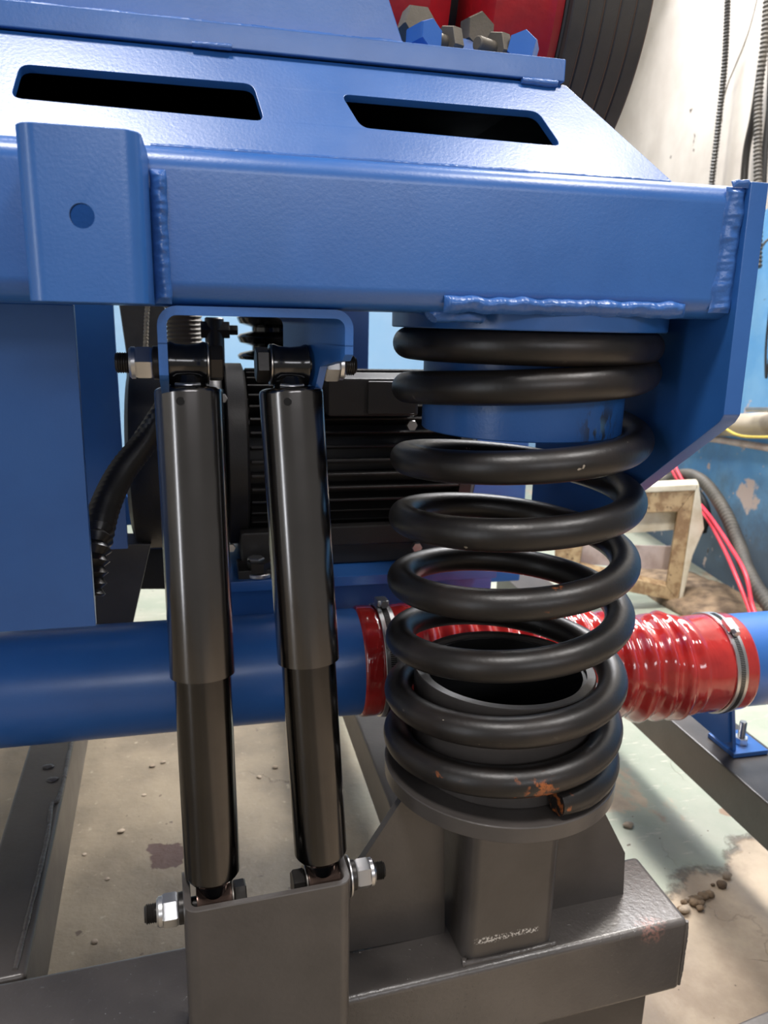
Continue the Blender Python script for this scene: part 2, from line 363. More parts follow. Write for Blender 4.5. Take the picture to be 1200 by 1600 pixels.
def band(P0, P1, wv, ov, seed=1, n=150, m=9):       # flat lumpy fillet weld between two points: wv across, ov outward bulge
    P0, P1, wv, ov = Vector(P0), Vector(P1), Vector(wv), Vector(ov); bm = bmesh.new(); rows = []; L = (P1-P0).length
    from mathutils import noise as N
    for i in range(n+1):
        t = i/n; end = min(1, min(t, 1-t)*L/0.004); row = []
        for j in range(m+1):
            q = j/m; p = P0.lerp(P1, t); k1 = N.noise(Vector((t*L*220, q*1.2, seed))); k2 = N.noise(Vector((t*L*70, 0 if q < .5 else 3, seed+9)))
            k3 = abs(sin(t*L*700+q*2.2))*.05
            bul = (sin(pi*q)*.8+.12)*(1+.22*k1-k3+.25*k2)*end
            row.append(bm.verts.new(p+wv*((q-.5)*(1+.28*k2)+.5)+ov*bul if 0 < j < m else p+wv*((q-.5)*(1+.28*k2)+.5)-ov*.25))
        rows.append(row)
    for A, B in zip(rows, rows[1:]):
        for j in range(m): bm.faces.new((A[j], A[j+1], B[j+1], B[j]))
    bm.faces.new(rows[0]); bm.faces.new(rows[-1][::-1])
    for A, B in zip(rows, rows[1:]): bm.faces.new((A[0], B[0], B[m], A[m]))
    return bm
def hexprism(o, axis, L, af, ch=0.0012, turn=0.0):
    a, u, v = frame(axis); R = af/2/cos(pi/6); bm = bmesh.new(); o = Vector(o); rings = []
    for t, s in ((0, .93), (ch, 1), (L-ch, 1), (L, .93)):
        rings.append([bm.verts.new(o+a*t+(u*cos(pi/3*i+turn)+v*sin(pi/3*i+turn))*R*s) for i in range(6)])
    for A, B in zip(rings, rings[1:]):
        for i in range(6): bm.faces.new((A[i], A[(i+1) % 6], B[(i+1) % 6], B[i]))
    bm.faces.new(rings[0][::-1]); bm.faces.new(rings[-1]); return bm
def ring(o, axis, L, r, ri, seg=40, c=0.0): return lathe([(0, ri), (0, r-c), (c, r), (L-c, r), (L, r-c), (L, ri)], o, axis, seg, cap=False)
def plate2d(outer, holes, thick, mw, bv=0.0006):   # filled outline with holes, via a 2D curve turned into a mesh
    cu = bpy.data.curves.new('outline', 'CURVE'); cu.dimensions = '2D'; cu.fill_mode = 'BOTH'; cu.extrude = thick/2-bv; cu.bevel_depth = bv; cu.bevel_resolution = 1; cu.offset = -bv
    for poly in [outer]+holes:
        s = cu.splines.new('POLY'); s.points.add(len(poly)-1); s.use_cyclic_u = True
        for p, q in zip(s.points, poly): p.co = (q[0], q[1], 0, 1)
    o = bpy.data.objects.new('outline', cu); COL.objects.link(o)
    dg = bpy.context.evaluated_depsgraph_get(); me = bpy.data.meshes.new_from_object(o.evaluated_get(dg))
    bm = bmesh.new(); bm.from_mesh(me); bmesh.ops.remove_doubles(bm, verts=bm.verts, dist=1e-6); bm.transform(mw)
    bpy.data.objects.remove(o); bpy.data.curves.remove(cu); bpy.data.meshes.remove(me); return bm
def xform(bm, mat): bm.transform(mat); return bm
def about(p, ang): return Matrix.Translation(Vector(p)) @ Matrix.Rotation(ang, 4, 'Z') @ Matrix.Translation(-Vector(p))
XZ = Matrix(((1, 0, 0, 0), (0, 0, -1, 0), (0, 1, 0, 0), (0, 0, 0, 1)))       # (x,y) -> (X, Z)

# ------------------------------------------------------------------ setting
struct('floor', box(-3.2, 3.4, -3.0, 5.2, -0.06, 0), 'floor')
wp, wd = Vector((1.90, 2.30, 0)), Vector((sin(radians(8.5)), cos(radians(8.5)), 0)); wn = Vector((wd.y, -wd.x, 0))
a, b = wp-wd*1.7, wp+wd*2.95
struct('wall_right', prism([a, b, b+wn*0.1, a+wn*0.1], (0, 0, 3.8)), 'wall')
struct('wall_back', box(-3.2, 2.6, 5.1, 5.2, 0, 3.8), 'wall_back')
struct('wall_left', box(-3.2, -3.1, -3.0, 5.2, 0, 3.8), 'ceiling')
struct('ceiling', box(-3.2, 2.6, -3.0, 5.2, 3.8, 3.9), 'ceiling')

# ------------------------------------------------------------------ blue machine frame
SC = Vector((0.305, 0.712, 0))                     # spring axis
F = thing('screen_frame', 'blue painted steel machine frame with welded square crossbeam resting on the coil spring', 'machine frame', (0, 0.64, 0.95))
obj('crossbeam', prism([(-0.42, y, z) for y, z in rrect(0.582, 0.692, 0.957, 1.0635, 0.017)], (0.854, 0, 0)), 'blue', F)
obj('end_plate', prism([(0.431, y, z) for y, z in ((.576, 1.064), (.573, .878), (.578, .871), (.695, .789), (.80, .716), (.95, .716), (.95, 1.064))], (0.0165, 0, 0), 0.001), 'blue', F)
obj('weld_bead', band((0.414, 0.5822, 1.060), (0.411, 0.5822, 0.962), (.0185, -.001, 0), (0, -.0035, 0), 2), 'blue_weld', F, smooth=70)
obj('weld_blob', band((0.418, 0.583, 1.0655), (0.434, 0.580, 1.0645), (0, -.003, -.005), (0, -.002, .003), 6, 30, 6), 'blue_weld', F, smooth=70)
# channel stub welded to the front of the crossbeam
def u_profile(x0, x1, y0, y1, r, t, n=6):          # web at y0, legs to y1 (XY outline)
    out = [(x0, y1)]
    for i in range(n+1): q = radians(180+90*i/n); out.append((x0+r+r*cos(q), y0+r+r*sin(q)))
    for i in range(n+1): q = radians(270+90*i/n); out.append((x1-r+r*cos(q), y0+r+r*sin(q)))
    out += [(x1, y1), (x1-t, y1)]; ri = max(r-t, 0.001)
    for i in range(n+1): q = radians(360-90*i/n); out.append((x1-t-ri+ri*cos(q), y0+t+ri+ri*sin(q)))
    for i in range(n+1): q = radians(270-90*i/n); out.append((x0+t+ri+ri*cos(q), y0+t+ri+ri*sin(q)))
    out.append((x0+t, y1)); return out
stub = prism([(x, y, 0.9565) for x, y in u_profile(-0.1015, -0.0315, 0.512, 0.583, 0.012, 0.006)], (0, 0, 0.099), 0.0006, 1)
stub_o = obj('channel_stub', stub, 'blue', F)
hp = at(128, 337, Y=0.512)
cut = obj('cutter', cyl((hp.x, 0.50, hp.z), (0, 1, 0), 0.03, 0.0072, 32), 'blue', F)
md = stub_o.modifiers.new('hole', 'BOOLEAN'); md.object = cut; md.operation = 'DIFFERENCE'; md.solver = 'EXACT'
dg = bpy.context.evaluated_depsgraph_get(); nm = bpy.data.meshes.new_from_object(stub_o.evaluated_get(dg)); stub_o.data = nm; [stub_o.modifiers.remove(m_) for m_ in list(stub_o.modifiers) if m_.type == 'BOOLEAN']
bpy.data.objects.remove(cut)
obj('weld_bead', band((-0.032, 0.5815, 1.046), (-0.032, 0.5815, 0.958), (.0125, 0, 0), (.001, -.0060, 0), 3), 'blue_weld', F, smooth=70)
obj('weld_bead', band((-0.1095, 0.5815, 1.036), (-0.1095, 0.5815, 0.962), (.0085, 0, 0), (-.001, -.0045, 0), 5), 'blue_weld', F, smooth=70)
# slotted plate above the beam
def pl(pts, Y): return [(p.x, p.z) for p in (at(x, y, Y=Y) for x, y in pts)]
def roundpoly(P, r, n=5):
    out = []; P = [Vector(p) for p in P]; m = len(P)
    for i in range(m):
        p, a, b = P[i], (P[i-1]-P[i]), (P[(i+1) % m]-P[i]); rr = min(r, a.length*.45, b.length*.45)
        A = p+a.normalized()*rr; B = p+b.normalized()*rr
        for j in range(n+1): t = j/n; q = A*(1-t)**2+p*2*t*(1-t)+B*t*t; out.append((q.x, q.y))
    return out
YP, ZP, TAU = 0.597, 1.0625, radians(33)           # foot line of the plate and its lean
pn = Vector((0, -cos(TAU), sin(TAU))); pt = Vector((0, sin(TAU), cos(TAU))); p0_ = Vector((0, YP, ZP))
def onp(px, py):                                   # photo pixel -> (X, distance up the leaning plate)
    d = rgt*((px-600)/FPX) + upv*((800-py)/FPX) + fwd; q = CO+d*((p0_-CO).dot(pn)/d.dot(pn)); return (q.x, (q-p0_).dot(pt))
slot1 = roundpoly([onp(*p) for p in ((17, 152), (32, 100), (395, 131), (413, 189))], 0.007)
slot2 = roundpoly([onp(*p) for p in ((533, 147), (840, 174), (877, 228), (565, 199))], 0.007)
rx_, rv_ = onp(884, 133); sx_, sv_ = onp(1053, 281)
R = p0_+pt*rv_+Vector((rx_, 0, 0)); R2 = p0_+Vector((sx_, 0, 0))
outer = [(-0.42, 0), (sx_, 0), (rx_, rv_), (-0.42, rv_)]
PM = Matrix.Translation(p0_-pn*.0035) @ Matrix(((1, 0, 0, 0), (0, pt.y, pn.y, 0), (0, pt.z, pn.z, 0), (0, 0, 0, 1)))
obj('slotted_plate', plate2d(outer, [slot1, slot2], 0.007, PM), 'blue', F)
ib = .010
obj('inner_plate', box(-0.42, 0.27, 0.86, 0.867, 1.03, R.z, 0), 'inside', F)  # back of the box, coloured near-black so the slots look shaded
obj('slot_shade_sheet', box(-0.42, R.x-.004, R.y+.006, 0.86, R.z-.002, R.z+.001, 0), 'inside', F)  # thin near-black sheets: the slot shade is put into their colour
obj('slot_shade_sheet', box(-0.42, R2.x-.02, YP+.011, 0.86, 1.0637, 1.0645, 0), 'inside', F)
obj('slot_shade_end', box(-0.425, -0.42, 0.60, 0.86, 1.04, R.z, 0), 'inside', F)  # unseen end, added to keep light out of the slots
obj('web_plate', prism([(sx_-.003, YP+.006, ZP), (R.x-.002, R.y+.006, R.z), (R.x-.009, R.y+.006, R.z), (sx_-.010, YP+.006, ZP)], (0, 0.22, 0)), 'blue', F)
obj('slot_shade_sheet', prism([(sx_-.0105, YP+.010, ZP), (R.x-.0095, R.y+.010, R.z-.002), (R.x-.0115, R.y+.010, R.z-.002), (sx_-.0125, YP+.010, ZP)], (0, 0.19, 0)), 'inside', F)
obj('beam_cover', box(-0.42, R2.x-0.01, 0.69, 0.87, 1.03, 1.037), 'blue', F)
zf = R.z+0.001; YFL = R.y-.004
obj('top_flange', box(-0.42, at(885, 96, Y=YFL).x, YFL, 0.90, zf, zf+0.0170, 0.0012), 'blue', F)
obj('weld_bead', weld([(R.x-.04, R.y-.003, zf-0.0015), (R.x-.008, R.y-.003, zf-0.002)], 0.003), 'blue_weld', F)
obj('weld_bead', weld([(0.0, YFL, zf+0.001), (0.03, YFL, zf+0.001)], 0.0022), 'blue_weld', F)
obj('weld_bead', weld([(-0.03, 0.597, 1.0630), (0.19, 0.597, 1.0630), (0.372, 0.597, 1.0630)], 0.0022), 'blue_weld', F)
zt = zf+0.0170; YU = YFL+.012
q0, q1 = at(632, 66, Y=YU), at(611, 0, Y=YU); k = (q1.x-q0.x)/(q1.z-q0.z)
obj('upper_plate', prism([(-0.42, YU, zt), (q0.x, YU, zt), (q0.x+k*0.25, YU, zt+0.25), (-0.42, YU, zt+0.25)], (0, 0.01, 0), 0.0008), 'blue', F)
obj('weld_bead', weld([(-0.42, YU-.001, zt+0.001), (q0.x, YU-.001, zt+0.001)], 0.003), 'blue_weld', F)
obj('added_shade_body', box(-1.6, 0.10, 0.905, 1.95, 1.17, 1.5, .004), 'blue', F)  # unseen block added above to shade the floor at left
# spring seat
obj('spring_plate', lathe([(0, .1285), (.001, .1295), (.013, .1295), (.014, .1285)], (SC.x, SC.y, .9445), (0, 0, 1), 96), 'blue', F)
obj('spring_cup', ring((SC.x, SC.y, .849), (0, 0, 1), .098, .0975, .086, 96, .001), 'cup', F)
obj('weld_bead', band((0.181, 0.5815, 0.9572), (0.388, 0.5815, 0.9572), (0, -.0005, .0125), (0, -.0055, .001), 4), 'blue_weld', F, smooth=70)
obj('torn_weld', weld([(0.176, 0.60, 0.953), (0.180, 0.60, 0.9555), (0.205, 0.594, 0.9555), (0.22, 0.60, 0.954)], 0.006, 0.003), 'blue_weld', F)
# shock bracket: inverted channel under the beam, turned a few degrees
BR = about((-0.031, 0.585, 0), radians(2))
L_, W_ = 0.1435, 0.140
prof = [(-0.031, 0.925), (-0.0245, 0.925)]; n = 6; x0, x1, zt_, r, t = -0.031, -0.031+L_, 0.957, 0.014, 0.0065
prof = [(x0, .93)] + [(x0+r+r*cos(radians(180-90*i/n)), zt_-r+r*sin(radians(180-90*i/n))) for i in range(n+1)] \
     + [(x1-r+r*cos(radians(90-90*i/n)), zt_-r+r*sin(radians(90-90*i/n))) for i in range(n+1)] + [(x1, .93), (x1-t, .93)]
ri = r-t
prof += [(x1-t-ri+ri*cos(radians(90*i/n)), zt_-t-ri+ri*sin(radians(90*i/n))) for i in range(n+1)] + [(x0+t+ri+ri*cos(radians(90+90*i/n)), zt_-t-ri+ri*sin(radians(90+90*i/n))) for i in range(n+1)] + [(x0+t, .93)]
bm = add_prism(bmesh.new(), [(x, .585, z) for x, z in prof], (0, W_, 0)); bm.normal_update()
add_prism(bm, [(x0, y, z) for y, z in ((.585, .931), (.725, .931), (.725, .90), (.70, .886), (.65, .886), (.62, .896), (.590, .9035), (.585, .908))], (t, 0, 0))
add_prism(bm, [(x1-t, y, z) for y, z in ((.585, .931), (.725, .931), (.725, .90), (.70, .886), (.65, .886), (.635, .912), (.600, .918), (.590, .919), (.585, .924))], (t, 0, 0))
for v in bm.verts: v.co.x -= .21*(v.co.y-.585)*max(0, min(1, (v.co.x-x0)/(x1-x0)))
obj('shock_bracket', xform(bm, BR), 'blue', F)
# left column (front plate, web) and the parts seen behind it
obj('column_plate', prism([(-0.42, 0.70, 0.672), (-0.104, 0.70, 0.672), (-0.103, 0.70, 0.957), (-0.42, 0.70, 0.957)], (0, 0.008, 0), 0.0008), 'blue', F)
obj('column_web', box(-0.42, -0.102, 0.995, 1.003, at(190, 856, Y=1.0).z, 0.99, 0.0005), 'blue', F)
c0 = at(236, 756, Y=1.30)
zt1 = at(200, 704, Y=1.34).z; sa, sb = at(193, 729, Y=1.34), at(193, 783, Y=1.34)
slotp = plate2d([(-0.34, 0.60), (-0.02, 0.60), (-0.02, zt1), (-0.34, zt1)], [roundpoly([(sa.x, sb.z), (-0.03, sb.z), (-0.03, sa.z), (sa.x, sa.z)], 0.022)], 0.008, Matrix.Translation((0, 1.34, 0)) @ XZ)
obj('slotted_side_plate', slotp, 'blue', F)
obj('inner_plate', box(-0.34, 0.0, 1.45, 1.458, 0.58, zt1-.02), 'blue', F)
obj('motor_shelf', box(0.0, 0.42, 1.03, 1.38, 0.578, 0.593, 0.001), 'blue', F)
obj('shelf_flange', box(0.0, 0.44, 1.10, 1.108, 0.50, 0.578, 0.001), 'blue', F)
obj('rear_post', box(0.235, 0.30, 1.42, 1.48, 0.62, 1.05, 0.003), 'blue', F)
a1, a2 = at(690, 915, Y=1.42), at(812, 915, Y=1.42)
obj('rear_leg', box(a1.x, a2.x, 1.42, 1.53, a1.z, 0.80, 0.004), 'blue', F)
# hex bolts and painted nuts on the top flange
def hexpart(name, px0, px1, py0, py1, Y, axis, L, mat, turn=0.0, shank=None):
    c = at((px0+px1)/2, (py0+py1)/2, Y=Y); af = (py1-py0)/FPX*Y*0.80
    o = obj(name, hexprism(c-Vector(axis).normalized()*L/2, axis, L, af, 0.002, turn), mat, F)
    return c, o
ax1 = Vector((0.9, 0.45, 0)).normalized()
c, o = hexpart('hex_nut', 644, 680, 36, 84, 0.71, (0.5, -1, 0.1), 0.022, 'blue', 0.4)
c, o = hexpart('hex_nut', 798, 836, 54, 104, 0.71, (-0.55, -1, 0.1), 0.022, 'blue', 0.3)
for px, py in ((702, 69), (777, 78)):
    c = at(px, py, Y=0.72)
    o = obj('hex_bolt', hexprism(c-ax1*0.006, ax1, 0.011, 0.026, 0.0015, 0.25), 'brown_bolt', F)
    obj('shank', cyl(c-ax1*0.026, ax1, 0.022, 0.006, 16, .001), 'brown_bolt', o, loc=(0, 0, 0))
c = at(744, 58, Y=0.80); obj('hex_bolt', hexprism(c-ax1*0.006, (0.3, -1, 0), 0.016, 0.030, 0.002, 0.5), 'brown_bolt', F)
c = at(645, 52, Y=0.75); obj('hex_bolt', hexprism(c, (0.3, -1, 0.2), 0.016, 0.032, 0.002, 0.1), 'brown_bolt', F)
p0, p1 = at(682, 55, Y=0.78), at(792, 66, Y=0.78)
obj('clamp_bar', box(p0.x, p1.x, 0.78, 0.80, zt, p0.z, 0.001), 'blue', F)

# ------------------------------------------------------------------ grey base frame
G = thing('base_frame', 'dark grey welded steel base frame on the floor under the coil spring', 'base frame', (0.2, 0.7, 0.0))
ZB = 0.273
fy = lambda x: 0.632+(x-0.131)*0.0642
ry = lambda x: 0.742+(x+0.035)*0.0622
obj('cross_beam', prism([(-0.55, fy(-.55), .172), (.5365, fy(.5365), .172), (.5365, .7735, .172), (-0.55, ry(-.55), .172)], (0, 0, .101), .0075, 4), 'grey_worn', G)
obj('weld_bead', weld([(.538, .664, .175), (.5375, .662, .22), (.537, .663, .268)], .003), 'grey_weld', G)
obj('foot_block', box(0.12, 0.503, 0.672, 0.76, 0.0, 0.173, 0.004), 'grey', G)
obj('weld_bead', weld([(.18, .669, .171), (.36, .671, .171), (.50, .672, .171)], .0035), 'grey_weld', G)
obj('foot_block', box(-0.50, -0.30, 0.62, 0.70, 0.0, 0.173, 0.004), 'grey', G)
obj('foot_bolt', hexprism((0.512, 0.70, 0.05), (1, 0, 0), 0.012, 0.024), 'dark_bolt', G)
rd = Vector((-0.047, 1, 0))
A, B = Vector((-0.272, .727, .165)), Vector((-0.2035, .732, .165))
obj('side_rail', prism([A, B, B+rd*1.9, A+rd*1.9], (0, 0, .108), .006, 3), 'grey', G)
obj('weld_bead', weld([(-0.2155, .74, .2735), (-0.222, .95, .2735), (-0.229, 1.03, .2745), (-0.222, 1.06, .2745), (-0.232, 1.25, .2735)], .0032), 'grey_weld', G)
for px, py in ((75, 1198), (82, 1218)): 
    c = at(px, py, Z=.274); bm = bmesh.new(); bmesh.ops.create_icosphere(bm, subdivisions=2, radius=.006); 
    for v in bm.verts: v.co = Vector((v.co.x*1.4*random.uniform(.8, 1.2), v.co.y*random.uniform(.8, 1.2), v.co.z*.5))
    obj('weld_blob', xform(bm, Matrix.Translation(c)), 'grey_weld', G)
obj('middle_rail', box(0.240, 0.36, 0.80, 2.3, 0.20, 0.272, .005), 'grey', G)
obj('post_leg', prism([at(145, 850, Y=1.12), at(236, 850, Y=1.12), at(207, 978, Y=1.12), at(150, 978, Y=1.12)], (0, .06, 0), .002), 'grey', G)
obj('black_block', prism([at(205, 858, Y=1.30), at(262, 858, Y=1.30), at(262, 921, Y=1.30), at(205, 921, Y=1.30)], (0, .06, 0), .002), 'black', G)
# right rail with the pipe support foot on it
rx0, rx1 = 0.815, 0.93
obj('outer_rail', box(rx0, rx1, 0.55, 2.0, 0.175, 0.25, .004), 'grey', G)
obj('outer_rail_foot', box(rx0+.01, rx1-.01, 1.85, 1.95, 0.0, 0.176, .003), 'grey', G)
obj('outer_rail_foot', box(rx0+.01, rx1-.01, 0.56, 0.66, 0.0, 0.176, .003), 'grey', G)
lp, lq = at(1138, 1603, Z=.20), at(1200, 1577, Z=.20)
obj('lower_rail', prism([lp+Vector((0, 0, -.1)), lq+(lq-lp)*4+Vector((0, 0, -.1)), lq+(lq-lp)*4+Vector((.02, -.12, -.1)), lp+Vector((0, -.12, -.1))], (0, 0, .1), .004), 'grey', G)
# spring post, seat plate, cup
ROT = about((SC.x, SC.y, 0), radians(3.4))
obj('spring_post', xform(prism([(x, y, ZB-.001) for x, y in rrect(.2515, .361, .655, .765, .014)], (0, 0, .20)), ROT), 'grey_post', G)
ZS = 0.484
obj('seat_plate', lathe([(0, .125), (.001, .126), (.0165, .126), (.0175, .125)], (SC.x, SC.y, ZS-.0175), (0, 0, 1), 96), 'grey', G)
obj('lower_cup', ring((SC.x, SC.y, ZS), (0, 0, 1), .108, .0965, .087, 96, .001), 'grey', G)
obj('cup_lining', ring((SC.x, SC.y, ZS), (0, 0, 1), .104, .0868, .083, 96), 'black', G)
obj('lining_floor', cyl((SC.x, SC.y, ZS+.001), (0, 0, 1), .01, .083, 64), 'black', G)
gd = Vector((1, 0.064, 0))
def gpt(px, py, y0=0.690):                         # a point on the skewed vertical gusset plane
    for _ in range(12): p = at(px, py, Y=y0); y0 = 0.690+(p.x-0.142)*0.0642
    return p
for nm_, P in (('gusset', [(694, 1483), (480, 1500), (480, 1450), (566, 1345), (636, 1238), (694, 1238)]), ('gusset', [(830, 1434), (974, 1401), (977, 1333), (938, 1255), (830, 1255)])):
    q = [gpt(*p) for p in P]
    q = [Vector((v.x, v.y, max(v.z, ZB-.001))) for v in q]
    obj(nm_, prism(q, (-0.0006, 0.010, 0), .0006), 'grey', G)
obj('weld_bead', weld([gpt(560, 1491), gpt(675, 1473)], .0045), 'grey_weld', G)
obj('weld_bead', weld([gpt(876, 1425), gpt(968, 1404)], .0042), 'grey_weld', G)
obj('weld_bead', weld([ROT @ Vector((.250, .654, ZB)), ROT @ Vector((.305, .653, ZB)), ROT @ Vector((.363, .654, ZB))], .0034), 'grey_weld', G)
obj('weld_blob', weld([ROT @ Vector((.249, .655, ZB+.001)), ROT @ Vector((.254, .653, ZB+.001))], .006), 'grey_weld', G)
# lower shock bracket: channel open to the back
LR = about((-0.031, 0.565, 0), radians(3.4))
bm = prism([(x, y, .13) for x, y in u_profile(-0.031, 0.1155, 0.565, 0.60, 0.012, 0.0065)], (0, 0, .333), 0.0008, 1)
o_br = obj('shock_bracket', xform(bm, LR), 'grey', G)
for xx in (-0.031, 0.1155-0.0065):
    P = [(xx, y, z) for y, z in ((.5985, .13), (.645, .13), (.645, .42))]
    cyc, czc, rc = .607, .452, .018
    P += [(xx, .632, .441), (xx, .628, .454), (xx, .620, .461), (xx, .611, .463), (xx, .5985, .463)]
    obj('bracket_cheek', xform(prism(P, (0.0065, 0, 0), .0006), LR), 'grey', G)
obj('weld_bead', weld([LR @ Vector((-0.033, .632, .268)), LR @ Vector((-0.0335, .631, .22)), LR @ Vector((-0.033, .632, .15))], .0045), 'grey_weld', G)

# ------------------------------------------------------------------ coil spring
T = thing('coil_spring', 'thick black coil spring with orange rust spots standing between blue cup and grey seat', 'coil spring', (SC.x, SC.y, ZS))
knots = [(-82, .4988), (-23.5, .499), (60, .503), (156.5, .510), (336.5, .538), (516.5, .561), (696.5, .592), (876.5, .622), (1056.5, .664), (1236.5, .687), (1416.5, .721), (1596.5, .754),
         (1776.5, .784), (1956.5, .815), (2136.5, .845), (2316.5, .885), (2496.5, .9085), (2640, .927), (2720, .9305), (2866, .9308)]
def zz(a):
    for i, (p, q) in enumerate(zip(knots, knots[1:])):
        if a <= q[0]:
            t = (a-p[0])/(q[0]-p[0])
            pm = knots[max(i-1, 0)]; qn = knots[min(i+2, len(knots)-1)]
            m0 = (q[1]-pm[1])/(q[0]-pm[0])*(q[0]-p[0]) if i else 0; m1 = (qn[1]-p[1])/(qn[0]-p[0])*(q[0]-p[0])
            return (2*t**3-3*t*t+1)*p[1]+(t**3-2*t*t+t)*m0+(-2*t**3+3*t*t)*q[1]+(t**3-t*t)*m1
    return knots[-1][1]
pts = []
aa = -82.0
while aa <= 2866:
    pts.append(Vector((SC.x+.1132*cos(radians(aa)), SC.y+.1132*sin(radians(aa)), zz(aa)))); aa += 5
obj('coil', sweep(pts, lambda i: .0151 if i > 2 else .0151*(0.86+0.045*i), 28), 'spring', T)

# ------------------------------------------------------------------ shock absorbers
def shock(label, P1, P2, ang1, ang2, side):
    t = thing('shock_absorber', label, 'shock absorber', P2)
    P1, P2 = Vector(P1), Vector(P2); ax = (P1-P2).normalized(); L = (P1-P2).length
    rv, rl = .0274, .0241
    ztop = L-.020; zmid = L*side['mid']; zlow = .021
    t_body = obj('body_tube', lathe([(zlow+.004, rl-.004), (zlow+.006, rl-.0025), (zlow+.0075, rl-.0012), (zlow+.009, rl-.0012), (zlow+.0095, rl), (ztop-.02, rl), (ztop-.01, rl-.003)], P2, ax, 64), 'black_rod', t)
    obj('dust_tube', lathe([(zmid, rl+.0006), (zmid, rv), (ztop-.004, rv), (ztop-.0015, rv-.0008), (ztop, rv-.003), (ztop+.001, rv-.006), (ztop-.001, .004)], P2, ax, 64), 'black_tube', t)
    d = lathe([(0, .0026), (.0006, .0034), (.001, .0034), (.001, .0022)], P2+ax*(ztop-.008)+Vector((-.006, -rv*.97, 0)), (-.2, -1, 0), 16); obj('punch_mark', d, 'black_gloss', t)
    for P, ang, up, kk in ((P1, ang1, -1, 'top'), (P2, ang2, 1, 'bottom')):
        X = Vector((cos(ang), sin(ang), 0)); s = side['nut']; hw = .0150
        e = obj('mounting_eye', lathe([(-hw, .0105), (-hw, .0172), (-hw+.002, .0174), (-hw+.006, .0158), (0, .0150), (hw-.006, .0158), (hw-.002, .0174), (hw, .0172), (hw, .0105)], P, X, 48, cap=False), 'black_gloss' if kk == 'top' else 'bronze', t)
        obj('neck', lathe([(.010, .012), (.016, .0135), (.0225, .0175 if kk == 'top' else .0145)], P, ax*up, 32), 'black_gloss', t)
        if kk == 'top':
            obj('weld_bead', weld([P+ax*up*.016+X*(-.010)+Vector((0, -.0125, 0)), P+ax*up*.0165+Vector((0, -.0155, 0)), P+ax*up*.016+X*.010+Vector((0, -.0125, 0))], .0017, .0012), 'zinc', t)
        a0 = s*X
        bolt = obj('pivot_bolt', cyl(P-a0*.026, a0, .082 if kk == 'top' else .078, .0078, 24, .001), 'dark_bolt', t)
        # threads on the free end
        tip = .036 + (side['ext'] if kk == 'top' else side['ext2'])
        bolt.data.transform(Matrix.Identity(4))
        hd = obj('bolt_head', hexprism(P-a0*.0285, a0, .011, .026, .0012, .25), 'dark_bolt', bolt, loc=(0, 0, 0))
        obj('washer', ring(P-a0*.0172, a0, .0018, .0172, .009, 40, .0004), 'steel', bolt, loc=(0, 0, 0))
        g = side['gap'] if kk == 'top' else side['gap2']      # outer face of the flange from the eye centre
        obj('washer', ring(P+a0*g, a0, .0022, .0185, .009, 40, .0005), 'zinc', bolt, loc=(0, 0, 0))
        obj('spring_washer', ring(P+a0*(g+.0024), a0, .0050, .0135, .009, 40, .0006), 'dark_bolt', bolt, loc=(0, 0, 0))
        nb = hexprism(P+a0*(g+.0076), a0, .0135, .0245, .0022, side['turn'])
        nu = obj('nut', nb, 'zinc', bolt, loc=(0, 0, 0))
        obj('nut_collar', lathe([(0, .0128), (.003, .0128), (.0048, .0112), (.005, .0085)], P+a0*(g+.021), a0, 32), 'zinc', bolt, loc=(0, 0, 0))
        th = [(0, .0078)]
        for i in range(6): th += [(.0006+i*.0018, .0086), (.0015+i*.0018, .0072)]
        th += [(.0118, .0065)]
        obj('thread_end', lathe(th, P+a0*(g+.0245), a0, 24), 'dark_bolt', bolt, loc=(0, 0, 0))
    return t
u1 = radians(2); u2 = radians(3.4)
shock('glossy black shock absorber, the left one of the pair', (-.0125, .660, .9125), (-.0065, .601, .4405), u1, u2, dict(nut=-1, mid=.447, gap=.0195, gap2=.0235, ext=0, ext2=0, turn=.1))
shock('glossy black shock absorber, the one nearer the coil spring', (.0715, .664, .9115), (.0925, .606, .4425), u1, u2, dict(nut=1, mid=.452, gap=.0215, gap2=.0235, ext=0, ext2=0, turn=.2))

# ------------------------------------------------------------------ pipes and red hose
PY = 0.952
t = thing('blue_pipe', 'long blue painted pipe running behind the two shock absorbers', 'pipe', (0, PY, .4975))
obj('pipe_wall', ring((-0.6, PY, .4975), (1, 0, 0), .86, .0715, .066, 80, .001), 'blue', t)
t = thing('blue_pipe', 'short blue pipe end at the right edge with a bracket below', 'pipe', (.95, PY, .449))
obj('pipe_wall', ring((.70, PY, .449), (1, 0, 0), .9, .0715, .066, 80, .001), 'blue', t)
pp = [at(1072, 1112, Y=1.0), at(1088, 1060, Y=1.0), at(1141, 1060, Y=1.0), at(1143, 1160, Y=1.0), at(1128, 1160, Y=1.0)]
obj('support_plate', prism(pp, (0, .010, 0), .0008), 'blue', t)
e0 = at(1139, 1062, Y=1.0); e1 = at(1143, 1163, Y=1.0)
obj('support_web', prism([(e0.x, .995, e0.z), (e0.x+.007, .995, e0.z), (e1.x+.007, .995, .258), (e1.x, .995, .258)], (0, .05, 0), .0008), 'blue', t)
obj('foot_plate', box(e1.x-.005, e1.x+.062, .985, 1.055, .2505, .2585, .001), 'blue', t)
fb = Vector((e1.x+.030, 1.015, .2585))
o = obj('stud', lathe([(0, .006)]+[(.001+i*.0015+(0 if j == 0 else .0008), .0062 if j == 0 else .0054) for i in range(26) for j in (0, 1)]+[(.0405, .005)], fb, (0, 0, 1), 16), 'steel', t)
obj('nut', hexprism(fb, (0, 0, 1), .012, .021, .001, .3), 'zinc', o, loc=(0, 0, 0))
